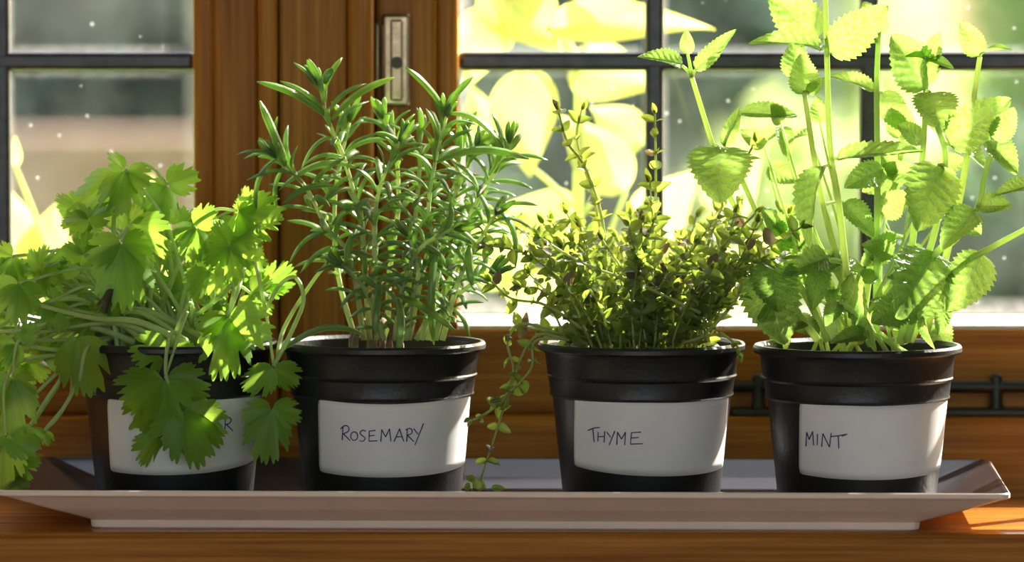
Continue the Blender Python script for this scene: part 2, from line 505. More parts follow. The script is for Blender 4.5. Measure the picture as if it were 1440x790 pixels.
# ------------------------------------------------------------------ tray
def rounded(hx, hy, r, n=5):
    out = []
    for (sx, sy, a0) in ((1, 1, 0), (-1, 1, 90), (-1, -1, 180), (1, -1, 270)):
        for k in range(n + 1):
            a = R(a0 + 90 * k / n)
            out.append((sx * (hx - r) + r * math.cos(a), sy * (hy - r) + r * math.sin(a)))
    return out
TRZ = -1.9
TC = V((-0.002, 0.0, 0))
ZR = 0.0232
loops = [(0.2225, 0.0700, 0.0, 0.006), (0.2235, 0.0710, 0.0008, 0.006), (0.2240, 0.0712, 0.0045, 0.006), (0.2260, 0.0722, 0.0052, 0.006),
         (0.2460, 0.0850, 0.0118, 0.006), (0.2660, 0.0966, 0.0190, 0.006), (0.2695, 0.0985, 0.0198, 0.006),
         (0.2705, 0.0995, 0.0205, 0.006), (0.2705, 0.0995, 0.0226, 0.006), (0.2698, 0.0988, 0.0232, 0.0055), (0.2680, 0.0970, 0.0232, 0.005),
         (0.2672, 0.0963, 0.0227, 0.005),
         (0.2440, 0.0815, 0.0140, 0.006), (0.2260, 0.0700, 0.0086, 0.006), (0.2230, 0.0680, 0.0080, 0.006)]
vs, fs, mi = [], [], []
nl = None
for hx, hy, z, r in loops:
    ring = rounded(hx, hy, r)
    nl = len(ring)
    vs += [(x, y, z) for x, y in ring]
for i in range(len(loops) - 1):
    for j in range(nl):
        fs.append((i * nl + j, i * nl + (j + 1) % nl, (i + 1) * nl + (j + 1) % nl, (i + 1) * nl + j))
        mi.append(1 if i >= 9 else 0)
fs.append(tuple(range(nl - 1, -1, -1))); mi.append(0)
fs.append(tuple((len(loops) - 1) * nl + j for j in range(nl))); mi.append(1)
tray = link('tray', mesh('tray', vs, fs, [M['tray_out'], M['tray_in']], False, mi), None,
            Matrix.Translation(TC) @ Matrix.Rotation(R(TRZ), 4, 'Z'))
tag(tray, 'long off-white ceramic tray with dark glossy inside holding the herb pots', 'tray')
FZ = 0.0081                                   # tray floor

# ------------------------------------------------------------------ pots
PH = 0.0885
prof = [(0.0, 0.0), (0.0405, 0.0), (0.0428, 0.0012), (0.0432, 0.003), (0.0490, 0.0585), (0.0500, 0.0592), (0.0507, 0.0600), (0.0503, 0.0612),
        (0.0512, 0.0690), (0.0521, 0.0698), (0.0524, 0.0704), (0.0519, 0.0714), (0.0530, 0.0815), (0.0540, 0.0838), (0.0566, 0.0842),
        (0.0571, 0.0850), (0.0570, 0.0872), (0.0562, 0.0885), (0.0545, 0.0885), (0.0522, 0.0868), (0.0512, 0.0720)]
def cone_r(z): return 0.0432 + (0.0490 - 0.0432) * (z - 0.003) / (0.0585 - 0.003)   # body radius at height z above the base
ALPHA = math.atan((0.0490 - 0.0432) / (0.0585 - 0.003))
POTS = {}
def lathe(pr, n=72):
    vs, fs = [], []
    for (r, z) in pr:
        for j in range(n):
            a = 2 * math.pi * j / n
            vs.append((r * math.cos(a), r * math.sin(a), z))
    for i in range(len(pr) - 1):
        for j in range(n):
            fs.append((i * n + j, i * n + (j + 1) % n, (i + 1) * n + (j + 1) % n, (i + 1) * n + j))
    return vs, fs
pvs, pfs = lathe(prof)
pot_me = mesh('pot', pvs, pfs, M['pot'], True)
pot_me.set_sharp_from_angle(angle=R(28))

def soil_me(seed, zt):
    rnd = random.Random(seed)
    vs, fs = [], []
    n, m = 40, 12
    for i in range(m + 1):
        for j in range(n):
            r = 0.0512 * i / m; a = 2 * math.pi * j / n
            p = V((r * math.cos(a), r * math.sin(a), 0))
            vs.append(p + V((0, 0, zt + 0.0035 * noise.noise(p * 160 + V((seed, 0, 0))) + 0.002 * noise.noise(p * 420) - 0.002 * (i / m) ** 2)))
    for i in range(m):
        for j in range(n):
            fs.append((i * n + j, i * n + (j + 1) % n, (i + 1) * n + (j + 1) % n, (i + 1) * n + j))
    return mesh('soil', vs, fs, M['soil'], True)

def cone_point(pot, u, v, th0, zc, tilt, lift):
    """point of a flat sticker laid round the pot's cone; u along, v up, th0 = angle of its middle from the camera side"""
    ct, st = math.cos(tilt), math.sin(tilt)
    u, v = u * ct - v * st, u * st + v * ct
    sa = math.sin(ALPHA)
    s0 = cone_r(zc) / sa
    rho = math.hypot(u, s0 + v)
    phi = math.atan2(u, s0 + v)
    th = th0 + phi / sa
    r = rho * sa + lift * math.cos(ALPHA)
    z = zc + (rho - s0) * math.cos(ALPHA) - lift * math.sin(ALPHA)
    return pot + V((r * math.sin(th), -r * math.cos(th), z))

def sticker(parent, pot, th0, zc, tilt, w=0.105, h=0.0405):
    nu, nv = 44, 10
    vs, fs = [], []
    rc = 0.0022
    for lift in (0.0004, 0.00005):
        for i in range(nu + 1):
            for j in range(nv + 1):
                u = (i / nu - 0.5) * w; v = (j / nv - 0.5) * h
                # rounded corners
                du, dv = abs(u) - (w / 2 - rc), abs(v) - (h / 2 - rc)
                if du > 0 and dv > 0:
                    k = rc / max(rc, math.hypot(du, dv))
                    u = math.copysign(w / 2 - rc + du * k, u); v = math.copysign(h / 2 - rc + dv * k, v)
                vs.append(cone_point(pot, u, v, th0, zc, tilt, lift))
    N = (nu + 1) * (nv + 1)
    q = lambda i, j, o=0: o + i * (nv + 1) + j
    for i in range(nu):
        for j in range(nv):
            fs.append((q(i, j), q(i + 1, j), q(i + 1, j + 1), q(i, j + 1)))
            fs.append((q(i, j, N), q(i, j + 1, N), q(i + 1, j + 1, N), q(i + 1, j, N)))
    for i in range(nu):
        fs.append((q(i + 1, 0), q(i, 0), q(i, 0, N), q(i + 1, 0, N)))
        fs.append((q(i, nv), q(i + 1, nv), q(i + 1, nv, N), q(i, nv, N)))
    for j in range(nv):
        fs.append((q(0, j), q(0, j + 1), q(0, j + 1, N), q(0, j, N)))
        fs.append((q(nu, j + 1), q(nu, j), q(nu, j, N), q(nu, j + 1, N)))
    return tag(link('paper_label', mesh('paper_label', vs, fs, M['paper'], True), parent), 'white paper sticker with a handwritten herb name')

def on_cone(pot, px, py, lift=0.0006):
    """where a pen stroke lies on the pot's sticker"""
    f = lambda p: math.hypot(p.x - pot.x, p.y - pot.y) - (cone_r(p.z - pot.z) + lift)
    a, b = pot.y - 0.06, pot.y
    for _ in range(40):
        m = (a + b) / 2
        if f(at(px, py, m)) > 0: a = m
        else: b = m
    return at(px, py, a)

def handwriting(parent, pot, strokes, r=0.00034):
    vs, fs = [], []
    for s in strokes:
        pts = [on_cone(pot, x, y) for x, y in s]
        path = catmull(pts, 4) if len(pts) > 2 else [pts[0], (pts[0] + pts[1]) / 2, pts[1]]
        a, b = tube(path, r, r * 0.8, 6)
        o = len(vs)
        vs += a; fs += [tuple(i + o for i in f) for f in b]
    return tag(link('handwriting', mesh('handwriting', vs, fs, M['ink'], True), parent), 'blue pen handwriting')

def zs(o, k, strokes): return [[(o[0] + x * k, o[1] + y * k) for x, y in s] for s in strokes]
def arc(cx, cy, rx, ry, a0=0, a1=360, n=12):
    return [(cx + rx * math.cos(R(a0 + (a1 - a0) * i / n)), cy - ry * math.sin(R(a0 + (a1 - a0) * i / n))) for i in range(n + 1)]
def poly(s):           # sharp corners: break a stroke into straight pieces
    return [[s[i], s[i + 1]] for i in range(len(s) - 1)]
S_MINT = zs((1000, 400), .4938, poly([(270, 460), (272, 420), (279, 441), (289, 418), (292, 458)]) + [[(303, 425), (302, 457)]]
            + poly([(315, 461), (318, 424), (337, 463), (342, 422)]) + [[(340, 433), (364, 430), (388, 426), (372, 432)], [(362, 432), (364, 467)]])
S_THYME = zs((650, 420), .4684, [[(378, 395), (395, 388), (413, 386)], [(392, 390), (394, 410), (396, 430)], [(408, 400), (407, 428)], [(428, 398), (426, 431)],
             [(407, 414), (427, 413)], [(434, 400), (446, 416)], [(458, 397), (441, 439)]] + poly([(464, 438), (466, 400), (478, 421), (490, 400), (488, 439)])
             + poly([(537, 400), (508, 402), (505, 436), (543, 435)]) + [[(507, 418), (530, 416)]])
S_ROSE = zs((380, 360), .5442, [[(186, 475), (188, 441)], [(182, 446), (192, 438), (202, 441), (202, 452), (189, 459)], [(189, 459), (207, 477)], arc(217, 465, 9, 11),
            [(247, 452), (238, 450), (232, 457), (238, 464), (245, 470), (240, 478), (230, 477)]] + poly([(272, 450), (256, 452), (255, 478), (277, 477)])
            + [[(256, 464), (270, 463)]] + poly([(286, 479), (288, 448), (298, 467), (308, 446), (312, 479)]) + poly([(320, 479), (334, 446), (345, 479)])
            + [[(324, 467), (343, 466)], [(353, 479), (354, 447)], [(350, 449), (360, 445), (367, 450), (364, 459), (354, 462)], [(354, 462), (371, 479)],
               [(371, 446), (382, 460)], [(396, 432), (386, 458), (374, 488)]])
def coriander_strokes():
    out = []
    def L(i): return 205 + i * 13.9, 617 - i * 1.45
    def add(i, ss):
        x, y = L(i)
        for s in ss: out.append([(x + a, y - b) for a, b in s])
    add(0, [[(9, 16), (4, 18), (0, 12), (0, 5), (4, 0), (10, 2)]])
    add(1, [arc(5, -9, 5, 8.5) and [(5 + 5 * math.cos(R(t)), 9 + 8.5 * math.sin(R(t))) for t in range(90, 451, 30)]])
    r = [[(0, 0), (1, 18)], [(-1, 16), (5, 19), (9, 15), (6, 10), (1, 9)], [(2, 9), (11, 0)]]
    add(2, r); add(3, [[(4, 0), (4, 18)]]); add(4, [[(0, 0), (5, 18)], [(5, 18), (10, 0)], [(2, 7), (8, 7)]])
    add(5, [[(0, 0), (1, 18)], [(1, 18), (9, 0)], [(9, 0), (10, 18)]])
    add(6, [[(0, 0), (1, 18)], [(0, 18), (8, 15), (9, 7), (5, 1), (0, 0)]])
    add(7, [[(9, 18), (1, 17)], [(1, 17), (0, 0)], [(0, 0), (10, 1)], [(0, 9), (8, 9)]]); add(8, r)
    return out

def make_pot(key, px_mid, Yc, label, th0, zc, tilt, strokes, seed, soil_z=0.079):
    base = at(px_mid, 690, Yc); base.z = FZ
    root = tag(empty('potted_' + key, base), label, 'potted herb', 'potted herbs on the tray')
    link('pot', pot_me, root, Matrix.Translation(base))
    link('soil', soil_me(seed, soil_z), root, Matrix.Translation(base))
    st = sticker(root, base, R(th0), zc, R(tilt))
    handwriting(st, base, strokes)
    POTS[key] = (root, base)
    return root, base

corR, corP = make_pot('coriander', 246, 0.012, 'coriander sprawling and drooping over its black pot, leftmost on the tray', 18, 0.0385, 3.0, coriander_strokes(), 1)
rosR, rosP = make_pot('rosemary', 538, 0.004, 'needle-leaved rosemary in black pot with label reading ROSEMARY', 18, 0.0375, 1.4, S_ROSE, 2)
thyR, thyP = make_pot('thyme', 902, -0.002, 'bushy small-leaved thyme in black pot with label reading THYME', 12, 0.0385, -1.2, S_THYME, 3, 0.083)
minR, minP = make_pot('mint', 1205, -0.022, 'tall serrated-leaved mint in black pot with label reading MINT', 19, 0.0385, 1.0, S_MINT, 4)

# ------------------------------------------------------------------ leaf meshes
def blade(name, mat, nu, nv, wfun, serr=0, samp=0.0, fold=0.18, bend=0.15, quilt=0.0, twist=0.0, seed=0):
    """ovate leaf: x across (-.5...5), y 0..1 base to tip, z up"""
    rnd = random.Random(seed)
    vs, fs, uv = [], [], []
    ph = rnd.random() * 6
    for j in range(nv + 1):
        v = j / nv
        w = wfun(v) * 0.5
        if serr:
            fr = (v * serr) % 1.0
            w *= 1 + samp * (fr - 0.5) * (1 if 0.04 < v < 0.97 else 0)
        for i in range(nu + 1):
            u = (i / nu) * 2 - 1
            x = u * w
            z = fold * abs(x) ** 1.15 - bend * v * v + 0.02 * math.sin(v * 7 + u * 3 + ph)
            if quilt:
                s = (v * 7 - abs(u) * 1.76)
                z += quilt * (math.cos(2 * math.pi * s) * -1) * min(1, abs(u) * 2.2) * (1 - abs(u) ** 4) * math.sin(math.pi * min(1, max(0, v * 1.03)))
            z += twist * x * (v - 0.3)
            vs.append((x, v, z)); uv.append((u * 0.5 + 0.5, v))
    for j in range(nv):
        for i in range(nu):
            a = j * (nu + 1) + i
            fs.append((a, a + 1, a + nu + 2, a + nu + 1))
    return mesh(name, vs, fs, mat, True, None, uv)

def ovate(p=0.75, tip=1.0):
    def f(v):
        v = min(max(v, 0.0), 1.0)
        a = math.sin(math.pi * v ** p) ** 0.62 if 0 < v < 1 else 0.0
        return max(0.012, a * (1 - 0.15 * v * tip))
    return f

MINT = [blade('leaf', M['mint'], 16, 60, ovate(0.70), 12, 0.20, fo, be, 0.012, tw, s)
        for s, (fo, be, tw) in enumerate([(0.25, 0.05, 0.1), (0.35, 0.22, -0.25), (0.12, -0.06, 0.2), (0.4, 0.38, 0.0), (0.2, 0.15, 0.5)])]
BROAD = [blade('leaf', M['broad'], 8, 18, (lambda q: (lambda v: max(0.01, (math.sin(math.pi * min(1, v) ** 0.72) ** 0.8) * (1 - 0.42 * v ** 2))))(0), 0, 0, fo, be, 0.0, tw, s)
         for s, (fo, be, tw) in enumerate([(0.25, 0.12, 0.1), (0.4, 0.25, -0.2), (0.15, 0.0, 0.3)])]
THY = []
for s, (mk, fo, be) in enumerate([('thy_a', 0.3, 0.12), ('thy_a', 0.15, 0.3), ('thy_b', 0.3, 0.2), ('thy_b', 0.4, -0.1), ('thy_c', 0.2, 0.2)]):
    THY.append(blade('leaf', M[mk], 4, 7, ovate(0.78), 0, 0, fo, be, 0, 0.2, s))

def fan(name, mat, seed, lob=1.0, cup=0.18):
    """coriander leaflet: broad fan cut into lobes with rounded teeth"""
    rnd = random.Random(seed)
    vs, fs, uv = [], [], []
    na, nr = 120, 5
    c1 = 62 * rnd.uniform(0.93, 1.07)
    cl = [(-33 * rnd.uniform(.9, 1.1), rnd.uniform(.26, .42)), (33 * rnd.uniform(.9, 1.1), rnd.uniform(.26, .42)),
          (-12 + rnd.uniform(-3, 3), .12), (13 + rnd.uniform(-3, 3), .12), (-60 + rnd.uniform(-4, 4), .13), (60 + rnd.uniform(-4, 4), .13)]
    ph = rnd.random() * 6
    tp = rnd.uniform(9.0, 11.0)
    amax = 104
    def rad(deg):
        r = 1.0 - 0.0000105 * abs(deg) ** 2.35
        r *= 1 - 0.5 * max(0, (abs(deg) - 78) / 26) ** 1.5
        for c, d in cl: r *= 1 - d * math.exp(-((deg - c) / (6.0 if d > .2 else 3.5)) ** 2)
        t = abs(math.cos((deg + ph) / tp * math.pi))
        return r * (0.87 + 0.13 * t ** 0.6)
    for k in range(nr + 1):
        for i in range(na + 1):
            deg = -amax + 2 * amax * i / na
            r = rad(deg) * (k / nr) ** 0.9
            a = R(deg)
            a *= 0.86
            x, y = r * math.sin(a) * 0.80, r * math.cos(a) + 0.04 * abs(math.sin(a))
            z = cup * r * r * math.cos(a * 2.6 + ph * 0.1) * 0.5 + 0.07 * r * math.sin(3 * a + ph) - 0.16 * r * r + 0.03 * math.sin(9 * x + ph) * r
            vs.append((x, y, z)); uv.append((i / na, k / nr))
    for k in range(nr):
        for i in range(na):
            a = k * (na + 1) + i
            fs.append((a, a + 1, a + na + 2, a + na + 1))
    return mesh(name, vs, fs, mat, True, None, uv)
FAN = [fan('leaf', M['cor'], s, 1, c) for s, c in enumerate([0.25, 0.5, 0.1, -0.2, 0.7, 0.35])]
FAN_DRY = fan('leaf', M['dry'], 20, 1, 1.4)

def needle(name, arch, seed, n=9):
    vs, fs, mi = [], [], []
    ring = [(-0.5, 0.0), (-0.28, 0.16), (0.0, 0.10), (0.28, 0.16), (0.5, 0.0), (0.25, -0.10), (0.0, -0.04), (-0.25, -0.10)]
    rnd = random.Random(seed)
    sw = rnd.uniform(-0.05, 0.05)
    for i in range(n + 1):
        t = i / n
        w = (0.45 + 0.55 * min(1, t * 4)) * (1 - max(0, (t - 0.72) / 0.28) ** 2 * 0.82)
        z = 0.10 * math.sin(math.pi * t) - arch * t * t
        xo = sw * math.sin(math.pi * t)
        for x, h in ring:
            vs.append((x * w + xo * 5, t, z + h * w * 0.26))
    k = len(ring)
    for i in range(n):
        for j in range(k):
            fs.append((i * k + j, i * k + (j + 1) % k, (i + 1) * k + (j + 1) % k, (i + 1) * k + j))
            mi.append(0 if j < 4 else 1)
    fs.append(tuple(range(k - 1, -1, -1))); mi.append(1)
    fs.append(tuple(n * k + j for j in range(k))); mi.append(0)
    # x is scaled by width, z by length
    me = mesh(name, vs, fs, [M['ros_top'], M['ros_under']], True, mi)
    return me
NEED = [needle('leaf', a, s) for s, a in enumerate([0.05, 0.18, 0.32, 0.48, -0.06])]

PX = 1 / 2559.0
def rn(a, b): return random.uniform(a, b)
def jit(s): return V((rn(-s, s), rn(-s, s), rn(-s, s)))

# ------------------------------------------------------------------ mint
def mstem(pts, y0, y1, r0=0.0022, r1=0.0014):
    n = len(pts)
    P = [at(x, y, minP.y + y0 + (y1 - y0) * i / (n - 1)) for i, (x, y) in enumerate(pts)]
    return stem(minR, P, r0, r1, M['mint_stem'], 8, 5)
MS = [
    ([(1150, 478), (1118, 434), (1077, 367), (1026, 275), (1003, 206), (973, 109)], 0.0, -0.010),
    ([(1165, 480), (1130, 410), (1088, 349), (1045, 256), (1020, 203)], 0.01, 0.018),
    ([(1200, 484), (1197, 455), (1190, 380), (1180, 290), (1167, 200), (1163, 80), (1160, -30)], -0.02, -0.022),
    ([(1196, 478), (1185, 390), (1168, 330), (1148, 240), (1131, 130)], 0.0, 0.0),
    ([(1232, 478), (1233, 380), (1234, 240), (1233, 120), (1236, 40)], 0.015, 0.025),
    ([(1270, 482), (1275, 400), (1290, 290), (1299, 200), (1303, 85)], 0.005, 0.005),
    ([(1265, 484), (1290, 400), (1316, 320), (1330, 225), (1318, 178)], -0.012, -0.02),
    ([(1280, 480), (1330, 387), (1387, 352), (1450, 318)], -0.01, -0.03),
    ([(1275, 480), (1311, 365), (1345, 335), (1376, 290), (1385, 245), (1401, 198)], -0.015, -0.028),
    ([(1300, 478), (1345, 300), (1368, 170), (1370, 133), (1378, 80)], 0.02, 0.02),
    ([(1210, 480), (1225, 365), (1240, 300), (1262, 250), (1270, 190)], 0.02, 0.03),
    ([(1210, 484), (1180, 420), (1150, 370), (1118, 345)], 0.02, 0.02),
    ([(1225, 486), (1200, 440), (1180, 425)], -0.03, -0.035),
]
MPATH = []
for pts, a, b_ in MS:
    mstem(pts, a, b_)
    MPATH += catmull([at(x, y, minP.y + a + (b_ - a) * i / (len(pts) - 1)) for i, (x, y) in enumerate(pts)], 8)
def petiole(b0, reach=0.04):
    q = min(MPATH, key=lambda p: (p - b0).length + max(0, p.z - b0.z) * 0.6)
    if 0.0012 < (q - b0).length < reach:
        stem(minR, [q, q.lerp(b0, .5) + V((0, 0, .0008)), b0], .0011, .0008, M['mint_stem'], 6, 3, 'leaf_stalk')
random.seed(5)
# base px, tip px, width px, y at base, y at tip, normal, variant
UPC = V((0.1, -0.8, 0.6)); CAMN = V((0.0, -1, 0.15)); UPN = V((0, -0.25, 1)); DN = V((0.0, -0.7, -0.6))
ML = [
    (959, 92, 904, 71, 30, -.010, -.018, UPC, 1), (978, 98, 1038, 43, 30, -.010, -.014, V((-.5, -.8, .3)), 2), (967, 76, 965, 42, 20, -.010, -.012, CAMN, 0),
    (1011, 206, 1014, 276, 86, -.012, -.030, V((0, -1, .35)), 1), (1019, 205, 1040, 150, 22, .016, .014, CAMN, 2), (1042, 160, 1124, 155, 24, .016, .02, UPC, 1),
    (1155, 70, 1068, 38, 34, -.022, -.030, UPC, 3), (1167, 74, 1250, 8, 56, -.022, -.030, V((.5, -.8, .5)), 2),
    (1178, 224, 1296, 207, 40, -.024, -.040, V((0, -.45, 1)), 0), (1158, 234, 1114, 330, 44, -.022, -.034, V((-.8, -.55, .2)), 3),
    (1164, 364, 1112, 372, 42, -.015, -.03, UPC, 3), (1154, 370, 1142, 436, 34, -.012, -.02, CAMN, 0), (1200, 384, 1220, 488, 36, -.025, -.045, V((-.4, -1, .1)), 1),
    (1131, 132, 1127, 76, 42, .0, -.004, CAMN, 0), (1138, 132, 1158, 108, 20, .0, .0, UPC, 1), (1150, 55, 1082, -14, 64, .02, .024, CAMN, 2), (1120, 110, 1118, 55, 40, .022, .024, CAMN, 1),
    (1228, 127, 1168, 98, 24, .024, .02, UPC, 1), (1236, 52, 1216, 2, 40, .03, .03, CAMN, 1), (1240, 130, 1276, 185, 40, .028, .03, CAMN, 2),
    (1302, 124, 1256, 48, 66, .005, .0, V((.1, -1, .25)), 0), (1305, 86, 1322, 46, 27, .004, .002, V((-.3, -1, .1)), 2), (1308, 82, 1340, 92, 14, .004, -.002, UPC, 1), (1300, 80, 1276, 76, 12, .002, -.004, UPC, 1),
    (1308, 130, 1326, 178, 62, -.004, -.022, V((0, -1, .5)), 1), (1336, 204, 1421, 138, 62, -.018, -.026, V((-.2, -1, .2)), 0),
    (1400, 198, 1427, 150, 34, -.028, -.034, V((.2, -1, 0)), 2), (1390, 198, 1432, 236, 40, -.024, -.036, V((.2, -.9, .5)), 1),
    (1377, 78, 1351, 28, 34, .02, .016, CAMN, 2), (1383, 74, 1420, 62, 22, .02, .014, UPN, 1),
    (1320, 232, 1291, 324, 76, -.02, -.036, V((.1, -1, .2)), 0), (1372, 296, 1324, 340, 48, -.028, -.042, V((-.1, -.75, .7)), 1), (1378, 290, 1420, 284, 34, -.028, -.034, UPC, 1),
    (1452, 262, 1400, 266, 28, -.02, -.03, UPC, 1), (1313, 354, 1266, 438, 82, -.016, -.044, V((.1, -1, .2)), 4), (1322, 392, 1286, 450, 48, -.014, -.03, CAMN, 1),
    (1382, 358, 1332, 438, 64, -.018, -.028, V((.2, -1, .1)), 0), (1085, 366, 1094, 438, 64, -.02, -.032, V((0, -1, .2)), 0), (1072, 378, 1102, 486, 82, -.01, -.02, CAMN, 2),
    (1242, 238, 1188, 262, 40, .012, .0, UPC, 0), (1186, 284, 1230, 326, 36, .01, .0, UPC, 1), (1272, 430, 1226, 452, 48, -.02, -.034, CAMN, 0), (1297, 446, 1308, 490, 16, -.03, -.036, V((-.7, -.6, .1)), 1),
    (1330, 428, 1318, 472, 24, -.005, -.01, CAMN, 2), (1218, 470, 1172, 476, 26, -.035, -.045, UPC, 1), (1085, 350, 1130, 300, 40, .02, .02, CAMN, 0), (1100, 330, 1075, 290, 34, .02, .02, UPC, 1),
    (1140, 330, 1096, 352, 40, .022, .018, CAMN, 1), (1262, 250, 1232, 200, 36, .03, .03, CAMN, 1), (1268, 195, 1262, 140, 40, .03, .034, CAMN, 2), (1225, 365, 1255, 330, 40, .02, .01, CAMN, 1),
    (1240, 300, 1278, 270, 40, .02, .016, CAMN, 0), (1300, 200, 1262, 175, 36, .01, .012, UPC, 2), (1296, 245, 1330, 270, 34, .008, .0, UPC, 1), (1180, 425, 1160, 455, 26, -.035, -.04, UPC, 1),
    (1348, 300, 1380, 330, 34, .02, .022, CAMN, 0), (1360, 215, 1395, 235, 30, .02, .03, UPC, 1), (1270, 245, 1212, 270, 34, .03, .028, CAMN, 2),
]
for bx, by, tx, ty, w, y0, y1, nn, k in ML:
    b0 = at(bx, by, minP.y + y0); t0 = at(tx, ty, minP.y + y1)
    link('leaf', MINT[k], minR, frame(b0, t0, nn + jit(0.15), w * PX * 1.12))
    petiole(b0)
# lower leaves around the stem bases
for i in range(46):
    x = random.choice((rn(1085, 1330), rn(1085, 1180), rn(1240, 1330)))
    y = rn(350, 470)
    b0 = at(x, y, minP.y + rn(-0.01, 0.04))
    out = V((rn(-1, 1), rn(-.6, .6), rn(-.7, .5))).normalized() * rn(0.012, 0.022)
    link('leaf', MINT[random.randrange(5)], minR, frame(b0, b0 + out, V((0, -.8, .6)) + jit(.5), rn(0.010, 0.018)))
    petiole(b0)
for i in range(16):                           # smaller leaves higher up, at the back
    x = rn(1060, 1330); y = rn(170, 340)
    b0 = at(x, y, minP.y + rn(0.02, 0.045))
    out = V((rn(-1, 1), rn(-.4, .4), rn(-.4, .9))).normalized() * rn(0.012, 0.022)
    link('leaf', MINT[random.randrange(5)], minR, frame(b0, b0 + out, V((0, -.8, .6)) + jit(.5), rn(0.009, 0.015)))
    stem(minR, [V((minP.x + rn(-.03, .03), minP.y + rn(0.0, .03), 0.09)), (b0 + V((minP.x, minP.y, 0.09))) / 2 + jit(.008), b0], 0.0012, 0.0006, M['mint_stem'], 6, 4)

# ------------------------------------------------------------------ rosemary
random.seed(21)
RLEAF = []                                    # (nearness, matrix, mesh)
def rneedle(base, tip, nrm, w=0.0031, k=None):
    RLEAF.append((base.y, frame(base, tip, nrm, w), NEED[random.randrange(5) if k is None else k]))
def rstem(pts, y0, y1, start=0.2, lmax=0.022, gap=0.0061, r=0.0014):
    n = len(pts)
    P = [at(x, y, rosP.y + y0 + (y1 - y0) * i / (n - 1)) for i, (x, y) in enumerate(pts)]
    path = catmull(P, 8)
    stem(rosR, P, r * 1.2, r * 0.62, M['ros_stem'], 7, 6)
    L = [0.0]
    for a, b in zip(path, path[1:]): L.append(L[-1] + (b - a).length)
    tot = L[-1]
    s = tot * start; kk = random.randrange(2)
    while s < tot:
        i = max(j for j in range(len(L)) if L[j] <= s)
        i = min(i, len(path) - 2)
        p = path[i].lerp(path[i + 1], (s - L[i]) / max(1e-6, L[i + 1] - L[i]))
        d = (path[i + 1] - path[i]).normalized()
        f = s / tot
        az = kk * math.pi / 2 + rn(-.5, .5)
        sx = d.cross(V((0, -1, 0.1))).normalized(); sy = d.cross(sx)
        for sg in (0, math.pi):
            rad = sx * math.cos(az + sg) + sy * math.sin(az + sg)
            ang = R(rn(50, 92)) if f < 0.82 else R(rn(25, 62))
            ln = lmax * rn(0.75, 1.2) * (0.8 if f < 0.35 else 1.0) * (0.75 if f > 0.93 else 1)
            dr = d * math.cos(ang) + rad * math.sin(ang) + V((0, 0, 0.08))
            rneedle(p + rad * 0.0008, p + dr.normalized() * ln, d * 0.6 - rad * 0.4 + V((0, -.55, .45)) + jit(.3), rn(0.0030, 0.0041))
        kk += 1
        s += gap * rn(0.8, 1.25)
    d = (path[-1] - path[-3]).normalized()
    for q in range(5):
        dr = d + jit(0.45)
        rneedle(path[-1] - d * 0.001, path[-1] + dr.normalized() * rn(0.008, 0.016), V((0, -1, .3)) + jit(.5), 0.0032, random.choice((0, 1, 4)))
    return path
RS = [
    ([(512, 478), (493, 365), (459, 319), (429, 262), (387, 220)], -.012, -.02, .22, .026),
    ([(520, 478), (508, 308), (499, 277), (482, 217), (461, 167), (450, 118)], -.005, -.01, .25, .026),
    ([(530, 478), (527, 323), (535, 262), (562, 198)], -.02, -.03, .2, .022),
    ([(592, 478), (618, 368), (603, 308), (609, 243), (628, 163)], -.018, -.026, .2, .024),
    ([(600, 478), (634, 296), (660, 228), (672, 205)], -.005, -.012, .25, .022),
    ([(612, 478), (656, 315), (706, 226), (716, 200)], -.012, -.025, .25, .024),
    ([(622, 478), (645, 395), (672, 342), (698, 300)], -.024, -.04, .15, .020),
    ([(568, 478), (582, 330), (590, 240), (592, 185)], .012, .012, .2, .022),
    ([(545, 478), (548, 380), (560, 290), (556, 210), (540, 165)], .022, .03, .25, .022),
    ([(500, 478), (478, 400), (470, 330), (474, 250), (492, 170)], .018, .03, .3, .024),
    ([(585, 478), (640, 380), (668, 300), (690, 250), (700, 215)], .02, .035, .3, .022),
    ([(555, 478), (565, 410), (590, 350), (640, 320)], -.03, -.05, .1, .018),
    ([(540, 478), (520, 420), (500, 390), (480, 370)], -.025, -.045, .1, .018),
    ([(570, 478), (580, 420), (588, 380), (575, 330)], -.03, -.045, .1, .020),
    ([(605, 478), (630, 430), (662, 400), (690, 385)], -.01, -.02, .2, .018),
    ([(575, 478), (600, 360), (640, 260), (648, 190)], .01, .02, .3, .022),
]
for pts, a, b_, st_, lm in RS: rstem(pts, a, b_, st_, lm)
